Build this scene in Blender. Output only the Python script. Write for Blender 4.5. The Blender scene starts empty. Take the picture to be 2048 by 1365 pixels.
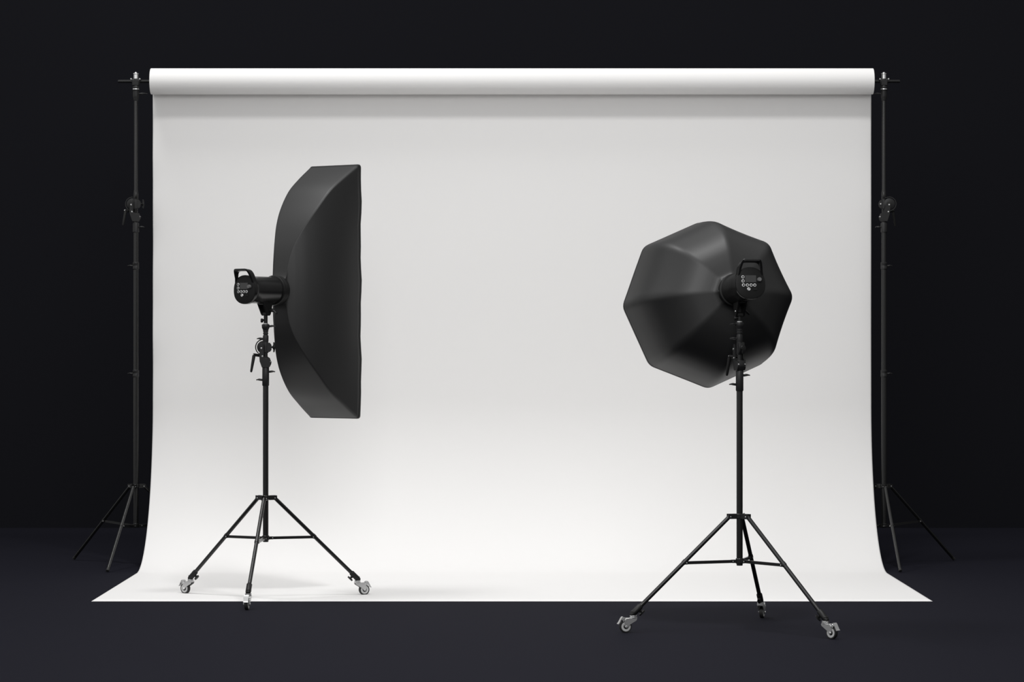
import bpy, math
from mathutils import Matrix, Vector

R = math.radians
U = 1.10            # everything below is written in camera heights; one camera height is 1.10 m
SC = bpy.context.scene
COL = SC.collection

# ------------------------------------------------------------------ camera
cd = bpy.data.cameras.new('camera')
cam = bpy.data.objects.new('camera', cd)
COL.objects.link(cam)
cam.location = (0, 0, U)
cam.rotation_euler = (R(90), 0, 0)
cd.sensor_width = 36
cd.lens = 5390 / 2048 * 36
cd.clip_end = 200
SC.camera = cam

# ------------------------------------------------------------------ world
w = bpy.data.worlds.new('world')
SC.world = w
w.use_nodes = True
bg = w.node_tree.nodes['Background']
bg.inputs[0].default_value = (1, 1, 1, 1)
# soft studio surroundings, brighter towards the upper left than towards the right
wn = w.node_tree
gc = wn.nodes.new('ShaderNodeTexCoord')
dt = wn.nodes.new('ShaderNodeVectorMath'); dt.operation = 'DOT_PRODUCT'
dt.inputs[1].default_value = (-0.75, -0.35, 0.55)
wn.links.new(gc.outputs['Generated'], dt.inputs[0])
mr = wn.nodes.new('ShaderNodeMapRange')
mr.inputs['From Min'].default_value = -1.0
mr.inputs['From Max'].default_value = 1.0
mr.inputs['To Min'].default_value = 0.05
mr.inputs['To Max'].default_value = 0.83
wn.links.new(dt.outputs['Value'], mr.inputs['Value'])
wn.links.new(mr.outputs['Result'], bg.inputs[1])

# ------------------------------------------------------------------ studio lamps
def area(name, loc, target, size, power, col=(1, 1, 1), sy=None):
    d = bpy.data.lights.new(name, 'AREA')
    d.energy = power
    d.color = col
    d.shape = 'RECTANGLE'
    d.size = size
    d.size_y = sy or size
    o = bpy.data.objects.new(name, d)
    COL.objects.link(o)
    loc = Vector(loc) * U
    target = Vector(target) * U
    o.location = loc
    o.rotation_euler = (target - loc).to_track_quat('-Z', 'Y').to_euler()
    return o
area('overhead_lamp', (0.5, 8.7, 6.0), (0.1, 11.3, 0.4), 0.6, 130)
area('overhead_lamp', (-2.3, 10.75, 6.4), (-0.8, 11.0, 0.0), 1.3, 128)
area('fill_lamp', (-0.1, 6.5, 2.9), (0.0, 10.5, 1.0), 1.5, 62)

SC.view_settings.view_transform = 'Standard'
SC.view_settings.look = 'None'
SC.view_settings.gamma = 1
SC.view_settings.exposure = 0.0
SC.view_settings.use_curve_mapping = False

# ------------------------------------------------------------------ materials
def mat(name, col, rough=0.5, metal=0.0, spec=0.5, noise=0.0, nscale=20, bump=0.0, bscale=200, sheen=0.0, coat=0.0):
    m = bpy.data.materials.new(name)
    m.use_nodes = True
    nt = m.node_tree
    b = nt.nodes['Principled BSDF']
    b.inputs['Base Color'].default_value = (*col, 1)
    b.inputs['Roughness'].default_value = rough
    b.inputs['Metallic'].default_value = metal
    b.inputs['Specular IOR Level'].default_value = spec
    b.inputs['Sheen Weight'].default_value = sheen
    b.inputs['Coat Weight'].default_value = coat
    tc = nt.nodes.new('ShaderNodeTexCoord')
    if noise:
        n = nt.nodes.new('ShaderNodeTexNoise')
        n.inputs['Scale'].default_value = nscale
        n.inputs['Detail'].default_value = 4
        nt.links.new(tc.outputs['Object'], n.inputs['Vector'])
        mx = nt.nodes.new('ShaderNodeMix')
        mx.data_type = 'RGBA'
        mx.inputs['A'].default_value = (*[c * (1 - noise) for c in col], 1)
        mx.inputs['B'].default_value = (*[min(1, c * (1 + noise)) for c in col], 1)
        nt.links.new(n.outputs['Fac'], mx.inputs['Factor'])
        nt.links.new(mx.outputs['Result'], b.inputs['Base Color'])
    if bump:
        n2 = nt.nodes.new('ShaderNodeTexNoise')
        n2.inputs['Scale'].default_value = bscale
        n2.inputs['Detail'].default_value = 3
        nt.links.new(tc.outputs['Object'], n2.inputs['Vector'])
        bp = nt.nodes.new('ShaderNodeBump')
        bp.inputs['Strength'].default_value = bump
        bp.inputs['Distance'].default_value = 0.01
        nt.links.new(n2.outputs['Fac'], bp.inputs['Height'])
        nt.links.new(bp.outputs['Normal'], b.inputs['Normal'])
    return m
M = dict(
    wall=mat('dark_wall_paint', (0.0072, 0.0073, 0.0098), 0.9, noise=0.03, nscale=1.5, spec=0.1),
    floor=mat('dark_studio_floor', (0.0120, 0.0120, 0.0172), 0.9, noise=0.03, nscale=2, spec=0.03),
    paper=mat('white_backdrop_paper', (0.80, 0.79, 0.78), 0.75, spec=0.2, noise=0.004, nscale=3),
    card=mat('cardboard_core', (0.30, 0.22, 0.14), 0.8, noise=0.1),
    metal=mat('black_powder_coat', (0.007, 0.007, 0.007), 0.27, spec=0.45, noise=0.1, nscale=60),
    cast=mat('black_cast_fitting', (0.010, 0.010, 0.0105), 0.48, spec=0.35, noise=0.1, nscale=60),
    plastic=mat('black_plastic', (0.006, 0.006, 0.006), 0.45, spec=0.3, noise=0.1, nscale=60),
    panel=mat('matt_black_control_panel', (0.006, 0.006, 0.006), 0.6, spec=0.25, noise=0.05, nscale=60),
    fabric=mat('black_softbox_fabric', (0.015, 0.015, 0.015), 0.47, spec=0.42, noise=0.05, nscale=8, bump=0.05, bscale=3),
    silver=mat('zinc_plated_steel', (0.62, 0.62, 0.62), 0.30, metal=0.85, noise=0.05, nscale=40),
    rubber=mat('black_rubber_tyre', (0.010, 0.010, 0.010), 0.6, noise=0.1, nscale=60),
    hub=mat('light_grey_wheel_plastic', (0.50, 0.50, 0.50), 0.5, noise=0.03, nscale=40),
    screen=mat('dark_grey_display_glass', (0.040, 0.040, 0.040), 0.35, noise=0.05, nscale=60),
    ring=mat('light_grey_button_ring', (0.75, 0.75, 0.75), 0.4, noise=0.03, nscale=60),
    dial=mat('grey_dial_plastic', (0.12, 0.12, 0.12), 0.4, noise=0.05, nscale=60),
    diffuser=mat('white_diffuser_cloth', (0.75, 0.75, 0.75), 0.8, noise=0.02, nscale=30),
)

# ------------------------------------------------------------------ mesh builder
class MB:
    def __init__(self, m=None):
        self.v = []; self.f = []; self.m = m or Matrix.Identity(4)
    def add(self, vs, fs, m=None):
        o = len(self.v)
        t = self.m @ m if m else self.m
        self.v += [t @ Vector(p) for p in vs]
        self.f += [[i + o for i in f] for f in fs]
    def loft(self, secs, closed=True, cap0=True, cap1=True, m=None):
        n = len(secs[0]); vs = [p for s in secs for p in s]; fs = []
        for j in range(len(secs) - 1):
            for i in range(n if closed else n - 1):
                a = j * n + i; b = j * n + (i + 1) % n
                fs.append([a, b, b + n, a + n])
        if cap0: fs.append(list(range(n))[::-1])
        if cap1: fs.append([(len(secs) - 1) * n + i for i in range(n)])
        self.add(vs, fs, m)
    def lathe(self, prof, m=None, seg=32, cap=True):
        # prof: list of (radius, z) along local z
        secs = [[(r * math.cos(2 * math.pi * i / seg), r * math.sin(2 * math.pi * i / seg), z) for i in range(seg)] for r, z in prof]
        self.loft(secs, True, cap, cap, m)
    def rod(self, a, b, r0, r1=None, seg=20):
        a = Vector(a); b = Vector(b); d = b - a
        q = d.to_track_quat('Z', 'Y').to_matrix().to_4x4()
        e = min(0.0012, r0 * 0.3)
        r1 = r0 if r1 is None else r1
        L = d.length
        self.lathe([(r0 - e, 0), (r0, e), (r1, L - e), (r1 - e, L)], Matrix.Translation(a) @ q, seg)
    def turned(self, a, b, prof, seg=28):
        # prof: (t 0..1 along a->b, radius)
        a = Vector(a); b = Vector(b); d = b - a
        q = d.to_track_quat('Z', 'Y').to_matrix().to_4x4()
        self.lathe([(r, t * d.length) for t, r in prof], Matrix.Translation(a) @ q, seg)
    def box(self, c, s, rot=None, bev=0.0015):
        x, y, z = [k / 2 for k in s]
        b = min(bev, x * .4, y * .4, z * .4)
        def sec(zz, ins):
            X = x - ins; Y = y - ins
            return [(X, Y - b, zz), (X - b, Y, zz), (-X + b, Y, zz), (-X, Y - b, zz), (-X, -Y + b, zz), (-X + b, -Y, zz), (X - b, -Y, zz), (X, -Y + b, zz)]
        m = Matrix.Translation(Vector(c)) @ (rot or Matrix.Identity(4))
        self.loft([sec(-z, b), sec(-z + b, 0), sec(z - b, 0), sec(z, b)], m=m)
    def prism(self, poly, t, m=None, bev=0.001):
        # polygon in local xy, thickness t along local z (centred)
        n = len(poly)
        cx = sum(p[0] for p in poly) / n; cy = sum(p[1] for p in poly) / n
        def sec(z, k): return [(cx + (p[0] - cx) * k, cy + (p[1] - cy) * k, z) for p in poly]
        rad = max(math.hypot(p[0] - cx, p[1] - cy) for p in poly)
        k = 1 - bev / rad
        self.loft([sec(-t / 2, k), sec(-t / 2 + bev, 1), sec(t / 2 - bev, 1), sec(t / 2, k)], m=m)
    def tube(self, pts, r, seg=10, ry=None, closed=False):
        pts = [Vector(p) for p in pts]; n = len(pts); secs = []
        up = None
        for i, p in enumerate(pts):
            d = (pts[(i + 1) % n] - pts[i - 1]) if closed else (pts[min(i + 1, n - 1)] - pts[max(i - 1, 0)])
            d.normalize()
            if up is None:
                up = Vector((0, 0, 1)) if abs(d.z) < .9 else Vector((1, 0, 0))
            s = d.cross(up).normalized(); up = s.cross(d).normalized()
            secs.append([p + s * (r * math.cos(2 * math.pi * k / seg)) + up * ((ry or r) * math.sin(2 * math.pi * k / seg)) for k in range(seg)])
        if closed:
            secs.append(secs[0]); self.loft(secs, True, False, False)
        else:
            self.loft(secs)
    def build(self, name, material, parent=None, label=None, angle=35, smooth=True):
        me = bpy.data.meshes.new(name)
        me.from_pydata([p * U for p in self.v], [], self.f)
        me.validate()
        me.materials.append(M[material] if isinstance(material, str) else material)
        import bmesh
        bm = bmesh.new(); bm.from_mesh(me)
        bmesh.ops.recalc_face_normals(bm, faces=bm.faces)
        bm.to_mesh(me); bm.free()
        if smooth:
            me.shade_smooth(); me.set_sharp_from_angle(angle=R(angle))
        o = bpy.data.objects.new(name, me)
        COL.objects.link(o)
        if parent: o.parent = parent
        if label: o['label'] = label
        return o

def thing(name, label, cat, loc=(0, 0, 0), rz=0, group=None, rx=0):
    o = bpy.data.objects.new(name, None)
    o.empty_display_size = 0.1
    COL.objects.link(o)
    o.location = Vector(loc) * U
    o.rotation_euler = (rx, 0, rz)
    o['label'] = label; o['category'] = cat
    if group: o['group'] = group
    return o
def RZ(a): return Matrix.Rotation(a, 4, 'Z')
def RX(a): return Matrix.Rotation(a, 4, 'X')
def RY(a): return Matrix.Rotation(a, 4, 'Y')
def T(x, y, z): return Matrix.Translation((x, y, z))

# ------------------------------------------------------------------ room
b = MB(); b.box((0, 9.4, -0.05), (16, 20, 0.1)); o = b.build('floor', 'floor', smooth=False); o['kind'] = 'structure'
b = MB(); b.box((0, 14.47, 2.4), (16, 0.12, 4.9)); o = b.build('wall_back', 'wall', smooth=False); o['kind'] = 'structure'

# ------------------------------------------------------------------ paper backdrop
ROLL_Y, ROLL_Z, ROLL_R, HALF = 12.03, 2.1596, 0.058, 1.6115
SHEET_Y = ROLL_Y + ROLL_R
bd = thing('paper_backdrop', 'wide white seamless paper unrolled from its roll and swept onto the floor', 'backdrop', (0, ROLL_Y, 0))
b = MB()
N = 96
b.m = T(-HALF, 0, ROLL_Z) @ RY(R(90))
rr = ROLL_R
b.lathe([(0.021, 0.0), (rr - .0012, 0.0), (rr, .0012), (rr, 2 * HALF - .0012), (rr - .0012, 2 * HALF), (0.021, 2 * HALF), (0.021, 0.0)], seg=N, cap=False)
b.build('paper_roll', 'paper', bd, angle=40)
b = MB(); b.m = T(-HALF, 0, ROLL_Z) @ RY(R(90))
b.lathe([(0.017, -0.004), (0.0205, -0.004), (0.0205, 2 * HALF + .004), (0.017, 2 * HALF + .004), (0.017, -.004)], seg=48, cap=False)
b.build('roll_core', 'card', bd)
prof = []
y0, y1 = 10.326, 11.57
for i in range(14): prof.append((y0 + (y1 - y0) * i / 13, 0.0))
ax, az = SHEET_Y - y1, 0.72
for i in range(1, 41):
    t = i / 40 * math.pi / 2
    prof.append((y1 + ax * math.sin(t), az * (1 - math.cos(t))))
for i in range(1, 41): prof.append((SHEET_Y, az + (ROLL_Z - az) * i / 40))
xs = [-HALF + HALF * 2 * i / 60 for i in range(61)]
xs = sorted(set([-HALF, -HALF + .006, -HALF + .014, -HALF + .022, -HALF + .034, HALF - .034, HALF - .014, HALF - .006] + xs[1:]))
b = MB(); secs = []
for (y, z) in prof:
    s = []
    for x in xs:
        k = max(0, min(1, (z - .4) / .5)) * (1 if z < 1.9 else max(0, (ROLL_Z - z) / .26))
        dl = math.exp(-(x + HALF) / 0.03); dr = math.exp(-(HALF - x) / 0.03)
        dy = k * (0.007 * dl * (1 + .5 * math.sin(z * 9 + 1) + .35 * math.sin(z * 23)) + 0.004 * dr * (1 + .4 * math.sin(z * 7)))
        s.append((x, y - ROLL_Y + dy, z + 0.0016))
    secs.append(s)
b.loft(secs, closed=False, cap0=False, cap1=False)
o = b.build('paper_sweep', 'paper', bd, angle=60)
sm = o.modifiers.new('thickness', 'SOLIDIFY'); sm.thickness = 0.0012; sm.offset = 0

# ------------------------------------------------------------------ stands
K = 1 / 517.0       # one photograph pixel at the left stand, in camera heights

def wing(b, root, tip, r0, r1, flat=0.55):
    """a tapering thumb lever"""
    a = Vector(root); t = Vector(tip); d = (t - a).normalized()
    side = Vector((0, 0, 1)).cross(d).normalized()
    secs = []
    for k in range(9):
        u = k / 8
        c = a + (t - a) * u + Vector((0, 0, 0.0012 * math.sin(u * 3.1)))
        bulge = r0 * (0.8 + 0.3 * math.sin(min(1, u * 1.3) * math.pi)) * (1 - u) + r1 * u
        secs.append([c + side * (bulge * 1.5 * math.cos(q * math.pi / 5)) + Vector((0, 0, 1)) * (bulge * flat * 1.6 * math.sin(q * math.pi / 5)) for q in range(10)])
    b.loft(secs)

def lever_knob(parent, rp, ang, h, l, name='lever'):
    b = MB(RZ(ang))
    b.rod((rp * .6, 0, h), (rp + 3 * K, 0, h), 2.2 * K)
    wing(b, (rp + 2 * K, 0, h), (rp + l, 0, h), 3.0 * K, 1.2 * K)
    return b.build(name, 'cast', parent)

def tripod_base(root, ang0, lift, wheels, pole_r):
    hub_h = 0.398 + lift
    b = MB()
    b.rod((0, 0, hub_h - .012), (0, 0, hub_h + .004), pole_r + .0045, seg=32)
    for i in range(3):
        a = ang0 + i * 2 * math.pi / 3
        m = RZ(a)
        for s in (-1, 1):
            bb = MB(m); bb.box((0.027, s * .0082, hub_h - .005), (0.034, 0.0026, 0.0175), bev=.0006)
            b.add([tuple(p) for p in bb.v], bb.f)
    hub = b.build('hub', 'metal', root)
    for i in range(3):
        bb = MB(RZ(ang0 + i * 2 * math.pi / 3))
        bb.rod((0.035, -.0105, hub_h - .006), (0.035, .0105, hub_h - .006), .0022, seg=12)
        bb.build('rivet', 'silver', hub)
    # lower collar carrying the braces
    ch = hub_h - 0.157 if wheels else hub_h - 0.178
    b = MB()
    b.rod((0, 0, ch - .012), (0, 0, ch + .006), pole_r + .003, seg=32)
    for i in range(3):
        bb = MB(RZ(ang0 + i * 2 * math.pi / 3))
        for s in (-1, 1):
            bb.box((0.018, s * .0062, ch - .004), (0.022, 0.0022, 0.011), bev=.0005)
        b.add([tuple(p) for p in bb.v], bb.f)
    col = b.build('brace_collar', 'metal', root)
    for i in range(3):
        a = ang0 + i * 2 * math.pi / 3
        m = RZ(a)
        top = Vector((0.037, 0, hub_h - .006))
        end = Vector((0.372, 0, 0.076)) if wheels else Vector((0.409, 0, 0.010))
        b = MB(m); b.rod(top, end, .0073, seg=24)
        leg = b.build('leg', 'metal', root)
        d = (end - top).normalized()
        jr = 0.200 if wheels else 0.212
        jt = (jr - top.x) / d.x
        j = top + d * jt
        b = MB(m)
        q = d.to_track_quat('Z', 'Y').to_matrix().to_4x4()
        b.lathe([(.0085, -.006), (.0085, .006)], T(*j) @ q, 24)
        b.box((j.x - .004, 0, j.z - .003), (.012, .0175, .011), bev=.001)
        b.build('clamp', 'metal', leg)
        b = MB(m); b.rod((j.x - .006, -.0105, j.z - .003), (j.x - .006, .0105, j.z - .003), .0020, seg=12)
        b.build('rivet', 'silver', leg)
        b = MB(m)
        p0 = Vector((0.024, 0, ch - .004)); p1 = Vector((j.x - .006, 0, j.z - .003))
        dd = p1 - p0
        rot = Matrix.Rotation(-math.atan2(dd.z, dd.x), 4, 'Y')
        for s in (-1, 1):
            b.box((p0 + p1) / 2 + Vector((0, s * .0032, 0)), (dd.length + .006, .0016, .0105), rot, .0005)
        b.box((p0 + p1) / 2 + Vector((0, 0, .0044)), (dd.length * .9, .0072, .0016), rot, .0004)
        br = b.build('brace', 'metal', root)
        b = MB(m); b.rod((0.026, -.0085, ch - .004), (0.026, .0085, ch - .004), .0020, seg=12)
        b.build('rivet', 'silver', br)
        if not wheels:
            b = MB(m); b.rod(end - d * .012, end + d * .004, .0074, seg=20)
            b.build('rubber_foot', 'rubber', leg)
            continue
        # sleeve with clamping knob at the foot of the leg
        b = MB(m)
        s0 = end - d * .030; s1 = end + d * .012
        x0, y0 = s0.x, s0.z
        qd = q
        b.lathe([(.0085, -.022), (.0104, -.019), (.0104, .010), (.0100, .018), (.0085, .024), (.005, .027)], T(*end) @ qd, 28)
        b.rod((0.383, 0, 0.058), (0.383, 0, 0.074), .0092, seg=28)
        n = Vector((d.z, 0, -d.x)) * 1.0
        if n.z > 0: n = -n
        kp = end - d * .008
        b.rod(kp + n * .006, kp + n * .0155, .0052, seg=16)
        b.build('foot_sleeve', 'plastic', leg)
        b = MB(m)
        b.rod(kp + n * .014, kp + n * .019, .0028, seg=12)
        kq = (kp + n * .0205)
        pts = [kq + d * (.0125 * math.cos(t)) + Vector((0, 1, 0)) * (.006 * math.sin(t)) for t in [k * math.pi / 8 for k in range(16)]]
        b.add([tuple(p - n * .0028) for p in pts] + [tuple(p + n * .0028) for p in pts],
              [list(range(16))[::-1], list(range(16, 32))] + [[k, (k + 1) % 16, 16 + (k + 1) % 16, 16 + k] for k in range(16)])
        b.build('knob', 'plastic', leg)
        caster(root, m @ T(0.383, 0, 0))

def caster(root, m):
    wr = .0214; ax = .028
    b = MB(m)
    b.lathe([(.0125, .0500), (.0132, .0508), (.0132, .0522), (.0110, .0532), (.0110, .0550), (.0124, .0560), (.0124, .0580), (.0110, .0590)], seg=28)
    # fork: top plate and two cheeks
    b.box((.010, 0, .0485), (.038, .0215, .0026), bev=.001)
    cheek = [(-.011, .0490), (.026, .0490), (.0315, .0440), (.0345, .0300), (.0325, .0190), (.0280, .0160), (.0235, .0185), (.0170, .0270), (.0040, .0350), (-.008, .0420)]
    for s in (-1, 1):
        b.prism(cheek, .0022, T(0, s * .0100, 0) @ RX(R(90)), bev=.0006)
    b.rod((ax, -.0135, wr), (ax, .0135, wr), .0042, seg=6)
    b.rod((ax + .002, -.0125, .044), (ax + .002, .0125, .044), .0030, seg=12)
    fork = b.build('caster', 'silver', root, 'silver swivel caster')
    b = MB(m)
    wm = T(ax, 0, wr) @ RX(R(90))
    b.lathe([(wr - .0055, -.0062), (wr - .002, -.0070), (wr - .0006, -.0058), (wr, -.003), (wr, .003), (wr - .0006, .0058), (wr - .002, .0070), (wr - .0055, .0062)], wm, 48)
    b.build('tyre', 'rubber', fork)
    b = MB(m)
    b.lathe([(.0088, -.0068), (.0092, -.0072), (.0160, -.0072), (.0164, -.0066), (.0164, .0066), (.0160, .0072), (.0092, .0072), (.0088, .0068), (.0088, -.0068)], wm, 48, cap=False)
    b.build('wheel', 'hub', fork)
    b = MB(m)
    b.lathe([(.0060, -.0085), (.0066, -.0078), (.0086, -.0064), (.0086, .0064), (.0066, .0078), (.0060, .0085)], wm, 32)
    b.build('hub_cap', 'rubber', fork)
    # brake pedal sloping out over the wheel
    b = MB(m)
    secs = []
    for (x, z) in [(.030, .0475), (.0345, .0530), (.0385, .0545), (.0425, .0510), (.0475, .0420), (.0525, .0330), (.0560, .0300)]:
        wd = .0088 if x > .036 else .0070
        secs.append([(x - .0009, -wd, z - .0011), (x - .0009, wd, z - .0011), (x + .0009, wd, z + .0011), (x + .0009, -wd, z + .0011)])
    b.loft(secs)
    for s in (-1, 1): b.box((.036, s * .0085, .0455), (.012, .002, .012), RY(R(35)), .0004)
    b.build('brake_lever', 'silver', fork)

def tilt_clamp(root, ang, h, dx=0.0, wing_on=True):
    """geared boom joint that sits on a stand; h is the height of its toothed disc"""
    g = MB(RZ(ang))
    # central sleeve with its ribbed barrel
    z = lambda px: h - (px - 695) * K          # px = photograph row at the left stand
    prof = [(z(736), 6.8), (z(735), 7.2), (z(731), 7.2), (z(730), 6.7), (z(726), 6.7), (z(725), 7.0), (z(720), 7.0), (z(717), 6.2), (z(716), 4.0),
            (z(707), 4.0), (z(706), 5.6), (z(704), 5.9), (z(700), 5.6), (z(697), 5.9), (z(693), 5.6), (z(688), 5.9), (z(686), 5.4), (z(684), 5.4), (z(682), 5.7), (z(673), 5.7), (z(671), 5.0)]
    g.lathe([(r * K, q) for q, r in prof], seg=32)
    joint = g.build('tilt_joint', 'cast', root)
    # front bracket arm, dropping from the disc to the lower block
    g = MB(RZ(ang))
    arm = [(0, 0), (-11, 4), (-8.5, 7), (-5.5, 6.5), (-4, 3), (-3, -18), (1, -23), (7.5, -24), (10.5, -30), (10.0, -36), (7, -40.5), (-7, -40.5), (-11.5, -28), (-12, -19)]
    arm = [((x - (dx * .5 if y > -22 and x < 0 else 0)) * K, y * K + h) for x, y in arm]
    back = [(-12, 5), (-3, 5), (0, -4), (2, -18), (8, -22), (9.5, -34), (6, -40), (-7, -40), (-12, -25)]
    back = [((x - (dx * .5 if y > -20 and x <= 0 else 0)) * K, y * K + h) for x, y in back]
    g.prism(arm[1:], 2.4 * K, T(0, -7.0 * K, 0) @ RX(R(90)))
    g.prism(back, 2.4 * K, T(0, 7.0 * K, 0) @ RX(R(90)))
    g.build('bracket', 'cast', joint)
    # toothed disc behind the sleeve, offset to one side
    g = MB(RZ(ang))
    cx = (-5.0 - dx) * K
    n = 48; secs = []
    for y, k in ((3.0 * K, .93), (3.6 * K, 1), (6.0 * K, 1), (6.6 * K, .93)):
        secs.append([(cx + (12.6 * K * k + (0.35 * K if i % 2 else 0)) * math.cos(2 * math.pi * i / n), y, h + (12.6 * K * k + (0.35 * K if i % 2 else 0)) * math.sin(2 * math.pi * i / n)) for i in range(n)])
    g.loft(secs)
    g.build('toothed_disc', 'cast', joint)
    g = MB(RZ(ang))
    pts = [(cx + 15.6 * K * math.cos(t), 4.8 * K, h + 15.6 * K * math.sin(t)) for t in [R(85 + 145 * i / 24) for i in range(25)]]
    g.tube(pts, .75 * K, 8, 1.1 * K)
    g.rod(pts[0], (0, 4.8 * K, h + 13.5 * K), .8 * K, seg=8)
    g.rod(pts[-1], (cx + 9 * K, 4.8 * K, h - 24 * K), .8 * K, seg=8)
    g.build('guard_ring', 'cast', joint)
    # half-round hub block with its wing knob
    g = MB(RZ(ang))
    poly = [(3, 9), (8, 9), (11, 5), (12, 0), (11, -6), (8, -9.5), (3, -9.5)]
    g.prism([(x * K, y * K + h) for x, y in poly], 10 * K, RX(R(90)))
    g.build('hub_block', 'cast', joint)
    if wing_on:
        g = MB(RZ(ang))
        g.rod((10 * K, 0, h - 0 * K), (15 * K, 0, h), 1.8 * K, seg=12)
        g.turned((13.5 * K, 0, h), (18.8 * K, 0, h), [(0, 2.2 * K), (.25, 4 * K), (.7, 5 * K), (1, 4.2 * K)])
        for s in (-1, 1):
            p = [(14.2, 0), (15.0, 5), (15.2, 10), (17.4, 10.2), (18.8, 5), (19, 0)]
            g.prism([(x * K, y * s * K + h) for x, y in (p if s > 0 else p[::-1])], 4.2 * K, RX(R(90)))
        g.build('wing_knob', 'plastic', joint)
    else:
        g = MB(RZ(ang)); g.rod((8 * K, 4.5 * K, h), (8 * K, 6.8 * K, h), 1.7 * K, seg=12)
        g.build('bolt', 'silver', joint)
    # lower clamp block, six sided
    g = MB(RZ(ang))
    poly = [(2, -22.5), (8, -22.5), (11.3, -30), (10.6, -34), (7.5, -40), (2, -40)]
    g.prism([(x * K, y * K + h) for x, y in poly], 11 * K, RX(R(90)))
    g.build('clamp_block', 'cast', joint)
    for (x, zz, yy) in ((-7.8 - dx * .5, -2, 8.2), (-5.8 - dx * .5, -18, 8.2), (9.4, -29.5, 5.6)):
        for s in (-1, 1):
            g = MB(RZ(ang))
            g.rod((x * K, s * (yy - 1) * K, zz * K + h), (x * K, s * (yy + 1.6) * K, zz * K + h), 1.7 * K, seg=12)
            g.build('bolt', 'silver', joint)
    # locking crank
    g = MB(RZ(ang))
    c = Vector((-14 * K, 0, h - 17 * K)); e = Vector((-24 * K, -10 * K, h - 15.0 * K))
    g.rod(c + Vector((5 * K, 4 * K, 0)), e, 3.1 * K, seg=20)
    g.turned(e + Vector((1.5 * K, 0, -2 * K)), e + Vector((-4.0 * K, -3 * K, -35 * K)), [(0, 3.2 * K), (.05, 3.3 * K), (.5, 2.9 * K), (.93, 2.3 * K), (1, 1.6 * K)])
    ck = g.build('crank_handle', 'plastic', joint)
    g = MB(RZ(ang))
    dd = (e - c).normalized()
    g.rod(e - dd * .3 * K, e + dd * 1.4 * K, 1.6 * K, seg=12)
    g.build('screw', 'silver', ck)

def rolling_stand(label, x, y, leg_ang, mech_ang, lv):
    root = thing('light_stand', label, 'light stand', (x, y, 0), 0, 'rolling light stands')
    tripod_base(root, leg_ang, 0, True, 5.6 * K)
    b = MB(); b.rod((0, 0, 0.222), (0, 0, 0.845), 5.6 * K, seg=32); b.build('pole', 'metal', root)
    b = MB()
    b.lathe([(6.0 * K, 0.826), (6.9 * K, 0.829), (6.9 * K, 0.8605), (6.7 * K, 0.861), (6.9 * K, 0.8615), (6.9 * K, 0.899), (6.2 * K, 0.901)], seg=32)
    c = b.build('collar', 'cast', root)
    lever_knob(c, 6.9 * K, lv[0], 0.881, 12 * K)
    lever_knob(c, 6.9 * K, lv[1], 0.8495, 12 * K)
    b = MB(); b.rod((0, 0, 0.89), (0, 0, 1.035), 4.0 * K, seg=28); b.build('inner_tube', 'metal', root)
    tilt_clamp(root, mech_ang, 0.976)
    z = lambda px: 1 - (px - 682.5) * K
    b = MB()
    prof = [(671.5, 4.4), (669, 4.4), (668, 5.4), (666.5, 5.4), (665.5, 4.6), (664.5, 4.6), (663.5, 5.5), (662, 5.3), (659, 6.0), (656.5, 7.5), (651, 8.0), (649.5, 7.4), (648.6, 5.6)]
    b.lathe([(r * K, z(p)) for p, r in prof], seg=32)
    cup = b.build('top_socket', 'cast', root)
    b = MB(); b.lathe([(4.9 * K, z(649)), (4.9 * K, z(647.2)), (4.2 * K, z(646.8))], seg=28); b.build('bushing', 'silver', cup)
    lever_knob(cup, 7.4 * K, lv[2], z(653), 12 * K)
    lever_knob(cup, 5.6 * K, lv[3], z(678), 12 * K)
    return root

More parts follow.
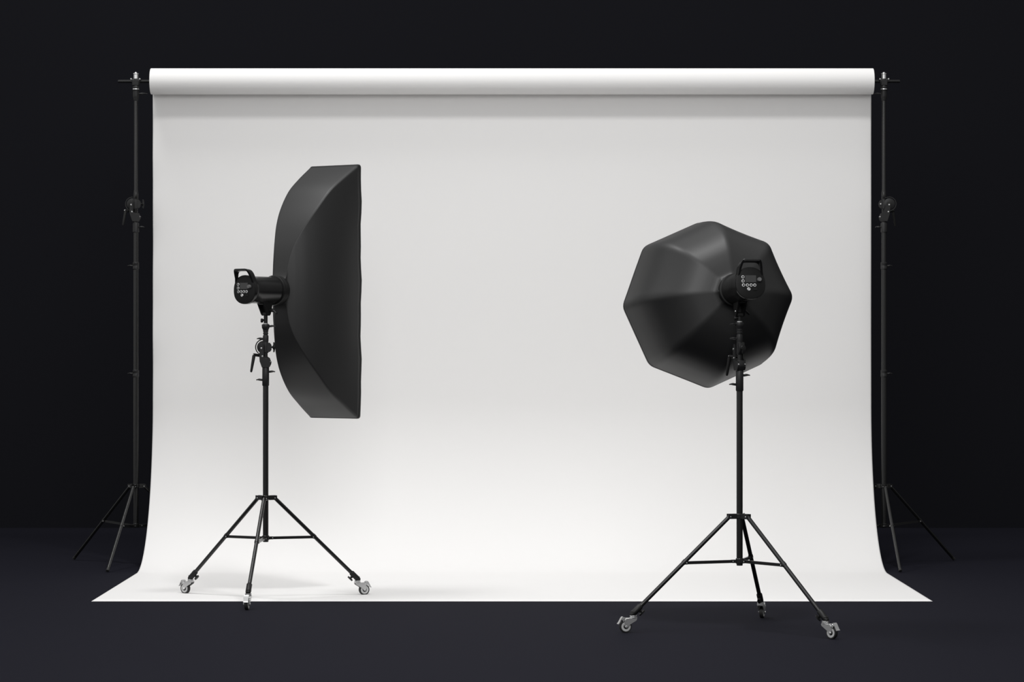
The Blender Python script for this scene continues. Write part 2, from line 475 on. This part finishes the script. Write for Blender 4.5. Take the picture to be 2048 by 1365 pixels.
def backdrop_stand(label, x, y, leg_ang, mech_ang, lv, sgn):
    root = thing('backdrop_stand', label, 'backdrop stand', (x, y, 0), 0, 'stands holding up the paper roll')
    q = 1 / 447.0
    z = lambda px: 1 - (px - 682.5) * q
    tripod_base(root, leg_ang, -0.041, False, 5.4 * q)
    secs = [(z(1052), z(752), 5.5), (z(745), z(537), 5.2), (z(530), z(460), 4.9)]
    for a, c, r in secs:
        b = MB(); b.rod((0, 0, a), (0, 0, c), r * q, seg=28); b.build('pole_section', 'metal', root)
    for (p0, p1, i) in ((755, 740, 0), (540, 525, 1)):
        b = MB(); b.lathe([(5.4 * q, z(p0)), (6.5 * q, z(p0 - 1.5)), (6.5 * q, z((p0 + p1) / 2)), (6.2 * q, z((p0 + p1) / 2 - .5)), (6.5 * q, z((p0 + p1) / 2 - 1)), (6.5 * q, z(p1 + 1)), (5.4 * q, z(p1))], seg=28)
        c = b.build('collar', 'cast', root)
        lever_knob(c, 6.5 * q, lv[i], z((p0 + p1) / 2), 10 * q)
    b = MB(); b.lathe([(5.6 * q, z(466)), (6.6 * q, z(465)), (6.6 * q, z(448)), (5.8 * q, z(446.5))], seg=28)
    c = b.build('collar', 'cast', root)
    lever_knob(c, 6.5 * q, lv[2], z(455), 10.5 * q)
    tilt_clamp(root, mech_ang, z(409), 4.0 if sgn > 0 else 7.0, sgn > 0)
    b = MB(); b.lathe([(4.2 * q, z(452)), (4.2 * q, z(400)), (5.0 * q, z(398)), (5.0 * q, z(389)), (4.3 * q, z(382)), (3.9 * q, z(381)), (3.9 * q, z(200))], seg=28)
    b.build('top_tube', 'metal', root)
    b = MB(); b.lathe([(4.1 * q, z(203)), (4.6 * q, z(202)), (4.6 * q, z(200)), (5.9 * q, z(196)), (6.2 * q, z(193)), (6.2 * q, z(183)), (7.2 * q, z(182)), (7.2 * q, z(180.6))], seg=28)
    c = b.build('top_socket', 'cast', root)
    b = MB(); b.lathe([(6.6 * q, z(180.6)), (6.6 * q, z(178.6)), (5.6 * q, z(178.2))], seg=28); b.build('bushing', 'silver', c)
    lever_knob(c, 6.0 * q, lv[3], z(189), 17 * q)
    # cross clamp that grips the bar
    zb = z(163)
    b = MB()
    b.lathe([(6.6 * q, z(178.3)), (7.2 * q, z(176)), (5.9 * q, z(173)), (5.9 * q, z(170)), (5.9 * q, z(160)), (5.2 * q, z(158.8))], seg=28)
    b.turned((-7.8 * q, 0, zb - 1 * q), (7.8 * q, 0, zb - 1 * q), [(0, 5.3 * q), (.05, 5.7 * q), (.95, 5.7 * q), (1, 5.3 * q)])
    b.box((0, 0, z(167)), (13 * q, 13 * q, 12 * q), bev=1.2 * q)
    cl = b.build('crossbar_clamp', 'cast', root)
    for s in (-1, 1):
        b = MB(); b.rod((s * 8.6 * q, -2 * q, zb + 3.2 * q), (s * 8.6 * q, -7.2 * q, zb + 3.2 * q), 1.5 * q, seg=12); b.build('bolt', 'silver', cl)
    b = MB(); b.lathe([(4.7 * q, z(159.4)), (4.7 * q, z(150.5)), (5.6 * q, z(149.5)), (5.6 * q, z(148)), (3.2 * q, z(148)), (2.6 * q, z(146.5)), (1.4 * q, z(145.6))], seg=12)
    b.build('spigot', 'silver', cl)
    return root

LX, LY = -0.953, 10.427
RX_, RY_ = 0.788, 9.331
rolling_stand('black wheeled tripod stand carrying the tall strip softbox, wheels on white paper', LX, LY, R(-94.5), 0, [0, R(180), 0, R(180)])
rolling_stand('black wheeled tripod stand carrying the octagonal softbox, all wheels on dark floor', RX_, RY_, R(-46.2), R(-71.7), [R(8), R(188), R(200), R(185)])
backdrop_stand('tall black backdrop stand at the left end of the white paper roll', -1.679, 12.06 - .03, R(-99.2), 0, [R(180), R(180), R(-8), 0], 1)
backdrop_stand('tall black backdrop stand at the right end of the white paper roll', 1.660, 12.03, R(-88), R(180), [R(0), R(0), R(182), R(180)], -1)

b = MB()
b.m = T(0, 0, 0)
b.turned((-1.7585, 12.03, ROLL_Z), (1.7315, 12.03, ROLL_Z), [(0, 2.4 / 447), (.0008, 3.1 / 447), (.9992, 3.1 / 447), (1, 2.4 / 447)])
o = b.build('crossbar', 'metal')
o['label'] = 'long thin black bar running through the white paper roll between the two tall stands'
o['category'] = 'crossbar'

# ------------------------------------------------------------------ flash heads
def rpoly(pts, r, n=5):
    """round the corners of a closed polygon"""
    out = []; N = len(pts)
    for i in range(N):
        p = Vector((*pts[i], 0)); a = Vector((*pts[i - 1], 0)); c = Vector((*pts[(i + 1) % N], 0))
        d0 = (a - p).normalized(); d1 = (c - p).normalized()
        rr = min(r, (a - p).length * .45, (c - p).length * .45)
        s = p + d0 * rr; e = p + d1 * rr
        for k in range(n + 1):
            t = k / n
            q = s * (1 - t) ** 2 + p * 2 * t * (1 - t) + e * t * t
            out.append((q.x, q.y))
    return out

def flash_head(label, x, y, z, rz, tilt):
    # origin on the stand's spigot axis at the lamp's centre line, +Y is where it aims
    root = thing('flash_head', label, 'studio flash', (x, y, z), rz, 'flash heads')
    PQ, RQ = -0.131, 0.051
    TL = RX(-tilt)
    rb = 0.0522
    b = MB(TL @ RX(R(-90)))    # local z -> +Y
    N_ = 0.0560
    def egg(t, k=1.0):
        c, s = math.cos(t), math.sin(t)
        wx = 0.955 * (1 - 0.045 * s)
        p = 2.25
        r = (abs(c / wx) ** p + abs(s) ** p) ** (-1 / p)
        return (r * c * N_ * k, r * s * N_ * k)
    seg = 64
    def ring_(yy, k, mix):
        out = []
        for i in range(seg):
            t = 2 * math.pi * i / seg
            ex, ez = egg(t, k)
            out.append((ex * (1 - mix) + rb * k * math.cos(t) * mix, yy, ez * (1 - mix) + rb * k * math.sin(t) * mix))
        return out
    b = MB(TL)
    secs = [ring_(PQ + .004, .985, 0), ring_(PQ + .010, 1.0, 0), ring_(PQ + .020, 1.0, .1), ring_(PQ + .026, .985, .6), ring_(PQ + .030, .99, 1), ring_(PQ + .060, 1.0, 1), ring_(RQ - .006, 1.0, 1), ring_(RQ - .003, 1.0, 1)]
    b.loft(secs)
    body = b.build('body', 'metal', root)
    b = MB(TL); b.loft([ring_(PQ, .90, 0), ring_(PQ + .0015, .965, 0), ring_(PQ + .006, .99, 0)])
    pan = b.build('control_panel', 'panel', root)
    P0 = PQ - .0002
    def at(u, v): return (u * N_, v * N_)
    u, v = at(-.005, .25)
    b = MB(TL); b.box((u, P0, v), (.70 * N_, .002, .44 * N_), bev=.0008); b.build('screen', 'screen', pan)
    for (bu, bv) in ((-.50, .36), (-.50, .11), (-.48, -.14), (-.235, -.14), (.005, -.14), (.235, -.14)):
        u, v = at(bu, bv)
        b = MB(TL @ T(u, P0 - .0006, v) @ RX(R(90)))
        b.lathe([(.0030, -.0012), (.0030, .0008), (.0034, .0014), (.0048, .0014), (.0054, .0006), (.0054, -.0012)], seg=24)
        bt = b.build('button', 'ring', pan)
        b = MB(TL @ T(u, P0 - .0006, v) @ RX(R(90)))
        b.lathe([(.0031, .0000), (.0031, .0018), (.0026, .0022)], seg=20)
        b.build('button_cap', 'plastic', bt)
    u, v = at(.52, .20)
    b = MB(TL @ T(u, P0, v) @ RX(R(90)))
    n = 20
    b.loft([[(r * (1 + (.05 if i % 2 else 0)) * math.cos(2 * math.pi * i / n), r * (1 + (.05 if i % 2 else 0)) * math.sin(2 * math.pi * i / n), zz) for i in range(n)] for r, zz in ((.0072, 0), (.0072, .0085), (.0062, .0100))])
    b.build('dial', 'dial', pan)
    u, v = at(-.15, -.39)
    b = MB(TL @ T(u, P0, v) @ RX(R(90))); b.lathe([(.0064, -.001), (.0064, .0020), (.0050, .0032), (.0036, .0032), (.0034, .0010)], seg=24)
    b.build('socket', 'silver', pan)
    u, v = at(.26, -.39)
    b = MB(TL); b.box((u, P0, v), (.25 * N_, .003, .17 * N_), bev=.0008)
    for k in (-1, 0, 1): b.box((u + k * .0042, P0 - .0018, v), (.0018, .002, .13 * N_), bev=.0004)
    b.build('switch', 'plastic', pan)
    # carrying handle: a flat strap arching over the back end, leaning backwards
    b = MB(TL)
    def arch(base, top, p, zt, m=56):
        out = []
        for k in range(m + 1):
            t = math.pi * (1 - k / m)
            c, q = math.cos(t), math.sin(t)
            z_ = abs(q) ** (2 / p)
            x_ = math.copysign(abs(c) ** (2 / p), c)
            out.append((x_ * (base + (top - base) * z_), .04 + (zt - .04) * z_))
        return out
    pb = arch(.90, .64, 9, 1.43)
    pf = arch(.91, .80, 4.2, 1.40)
    n = len(pb)
    def inward(p, i):
        a_ = p[max(i - 1, 0)]; c_ = p[min(i + 1, n - 1)]
        d = Vector((c_[0] - a_[0], c_[1] - a_[1])).normalized()
        return d.y, -d.x
    secs = []
    for i in range(n):
        (bx_, bz), (fx, fz) = pb[i], pf[i]
        nb = inward(pb, i); nf = inward(pf, i)
        lean = -0.030 * max(0, (bz - .45))
        yb = PQ + .006 + lean; yf = PQ + .032 + lean * .9
        th = .15
        secs.append([(bx_ * N_, yb, bz * N_), (fx * N_, yf, fz * N_), ((fx + nf[0] * th) * N_, yf, (fz + nf[1] * th) * N_), ((bx_ + nb[0] * th) * N_, yb, (bz + nb[1] * th) * N_)])
    b.loft(secs)
    h = b.build('handle', 'metal', root)
    bv = h.modifiers.new('bevel', 'BEVEL'); bv.width = .0018; bv.segments = 2; bv.limit_method = 'ANGLE'; bv.angle_limit = R(50)
    # front flange where the softbox ring locks on
    b = MB(TL @ T(0, RQ - .008, 0) @ RX(R(-90)))
    b.lathe([(.0535, 0), (.0570, .001), (.0585, .004), (.0585, .010), (.0565, .011), (.0565, .0145)], seg=64)
    b.build('mount_ring', 'plastic', root)
    # yoke below the body
    b = MB()
    pl = [(-.036, -.046), (-.033, -.053), (-.010, -.094), (-.004, -.099), (.006, -.099), (.012, -.094), (.024, -.053), (.027, -.046)]
    for s in (-1, 1):
        b.prism([(p[0], p[1]) for p in pl], .006, T(s * .013, 0, 0) @ RY(R(90)) @ RZ(R(90)) , bev=.001)
    b.box((0, 0.001, -.091), (.026, .020, .014), bev=.003)
    b.box((0, -.004, -.052), (.030, .058, .010), TL, bev=.003)
    yk = b.build('yoke', 'plastic', root)
    b = MB()
    b.rod((.012, 0.006, -.078), (.024, .010, -.078), .007, seg=16)
    secs = []
    for t_ in range(7):
        k = t_ / 6
        c = Vector((.018 + .022 * k, .014 + .004 * k, -.078 - .012 * k * k))
        r = .0080 * (1 - .45 * k)
        secs.append([(c.x, c.y + r * 1.1 * math.cos(q * math.pi / 5), c.z + r * math.sin(q * math.pi / 5)) for q in range(10)])
    b.loft(secs)
    b.build('tilt_lever', 'plastic', yk)
    b = MB(); b.rod((-.012, -.006, -.080), (-.0185, -.008, -.080), .0028, seg=12); b.build('bolt', 'silver', yk)
    # socket that drops over the stand
    bot = 1.0675 - z
    b = MB(); b.rod((0, 0, -.097), (0, 0, bot), 3.9 * K, seg=24)
    b.build('stem', 'plastic', root)
    b = MB(RZ(-rz)); b.rod((-3 * K, 0, bot + 7 * K), (-6.5 * K, 0, bot + 7 * K), 2.2 * K, seg=12)
    b.turned((-5 * K, 0, bot + 6 * K), (-10 * K, 0, bot + 6 * K), [(0, 3.2 * K), (.25, 4.2 * K), (.8, 4.2 * K), (1, 3 * K)])
    b.build('lock_knob', 'plastic', root)
    return root
HZL, HZR = 1.197, 1.183
TH_L, TH_R, TILT = R(34), R(12.4), R(6.9)
flash_head('black studio flash head on the left stand, fixed to the tall strip softbox', LX, LY, HZL, -TH_L, 0)
flash_head('black studio flash head on the right stand, fixed to the octagonal softbox', RX_, RY_, HZR, TH_R, TILT)

# ------------------------------------------------------------------ softboxes
def smooth_table(tab, n):
    """monotone-ish resampling of a table of tuples by cumulative length"""
    P = [Vector(t) if len(t) > 1 else t for t in tab]
    L = [0]
    for i in range(1, len(P)): L.append(L[-1] + (P[i] - P[i - 1]).length)
    out = []
    for k in range(n + 1):
        s = L[-1] * k / n
        i = max(j for j in range(len(L)) if L[j] <= s + 1e-9); i = min(i, len(P) - 2)
        t = (s - L[i]) / (L[i + 1] - L[i])
        p0 = P[max(i - 1, 0)]; p1 = P[i]; p2 = P[i + 1]; p3 = P[min(i + 2, len(P) - 1)]
        h1 = L[i + 1] - L[i]
        m1 = (p2 - p0) / (L[i + 1] - L[max(i - 1, 0)]) * h1
        m2 = (p3 - p1) / (L[min(i + 2, len(P) - 1)] - L[i]) * h1
        out.append(p1 * (2*t**3 - 3*t**2 + 1) + m1 * (t**3 - 2*t**2 + t) + p2 * (-2*t**3 + 3*t**2) + m2 * (t**3 - t**2))
    return out

def perim(corners, rad, per, sag, ease=1.0):
    """closed outline through rounded corners; sag pulls the middle of every side in (+) """
    out = []; N = len(corners)
    for i in range(N):
        p = Vector(corners[i]); a = Vector(corners[i - 1]); c = Vector(corners[(i + 1) % N])
        d0 = (a - p); d1 = (c - p)
        r0 = min(rad, d0.length * .3, d1.length * .3)
        s = p + d0.normalized() * r0; e = p + d1.normalized() * r0
        for k in range(5):
            t = k / 4
            out.append(s * (1 - t) ** 2 + p * 2 * t * (1 - t) + e * t * t)
        q0 = e; nxt = Vector(corners[(i + 1) % N]); q1 = nxt + (p - nxt).normalized() * min(rad, (p - nxt).length * .3)
        mid = (q0 + q1) / 2
        nrm = Vector((-(q1 - q0).y, (q1 - q0).x)).normalized()
        if nrm.dot(mid) > 0: nrm = -nrm
        for k in range(1, per):
            t = k / per
            out.append(q0.lerp(q1, t) + nrm * (sag * (q1 - q0).length * 4 * t * (1 - t)))
    return out

def softbox(name, label, x, y, z, rz, tilt, tab, corners_at, rim_rad, sag, wavy):
    root = thing(name, label, 'softbox', (x, y, z), rz)
    TL = RX(-tilt)
    pts = smooth_table(tab, 46)
    secs = []
    tot = tab[-1][0]
    for i, p in enumerate(pts):
        q = p[0]
        per = perim(corners_at(p), rim_rad * min(1, .25 + i / 46), 22, sag * math.sin(i / 46 * math.pi))
        secs.append([(u, q + (wavy(u, v) * max(0, (i / 46 - .75) * 4)), v) for u, v in per])
    last = secs[-1]
    # hem: short straight lip past the rim
    lip = [(u, q + .010, v) for u, q, v in last]
    b = MB(TL); b.loft(secs, True, False, False)
    sh = b.build('shell', 'fabric', root, angle=80)
    so = sh.modifiers.new('thickness', 'SOLIDIFY'); so.thickness = .0015; so.offset = -1
    b = MB(TL)
    def off(s, k, dq):
        return [(u * k, q + dq, v * k) for u, q, v in s]
    b.loft([off(last, .992, .0), off(last, 1.002, .0), off(last, 1.003, .003), off(last, 1.003, .009), off(last, 1.0, .011), off(last, .992, .011), off(last, .992, 0)], True, False, False)
    b.build('hem', 'fabric', root, angle=80)
    b = MB(TL)
    b.loft([off(last, .985, .002), off(last, .985, .004)])
    b.build('front_diffuser', 'diffuser', root, 'white front diffuser cloth')
    b = MB(TL @ T(0, .058, 0) @ RX(R(-90)))
    b.lathe([(.046, .0), (.054, .002), (.056, .008), (.056, .022), (.050, .028), (.040, .028), (.040, 0), (.046, 0)], seg=56, cap=False)
    b.build('speed_ring', 'plastic', root)
    return root

strip = [(.058, .040, .034), (.072, .041, .032), (.082, .046, .031), (.089, .062, .0315), (.094, .095, .033), (.102, .138, .039), (.117, .185, .051), (.154, .256, .074), (.206, .327, .095), (.274, .401, .109), (.352, .455, .1185), (.434, .505, .125)]
def strip_c(p): return [(p[2], p[1]), (-p[2], p[1]), (-p[2], -p[1]), (p[2], -p[1])]
softbox('strip_softbox', 'tall narrow black strip softbox, seen side-on at the left', LX, LY, HZL, -TH_L, 0, strip, strip_c, .012, -.035,
        lambda u, v: .003 * math.sin(v * 19 + 1) + .002 * math.sin(v * 41))

RO = .3045; SO = .352
octa = [(.058, .185), (.070, .19), (.077, .22), (.083, .30), (.091, .40), (.105, .52), (.130, .65), (.165, .765), (.215, .865), (.275, .93), (.345, .97), (.433, 1.0)]
octa = [(q, r * RO) for q, r in octa]
def octa_c(p):
    return [(p[1] * math.cos(R(a)), p[1] * math.sin(R(a))) for a in [1 + 45 * i for i in range(8)]]
softbox('octagonal_softbox', 'large eight-sided black softbox, seen from behind at the right', RX_, RY_, HZR, TH_R, TILT, octa, octa_c, .020, .016,
        lambda u, v: .0015 * math.sin(u * 30 + v * 22))
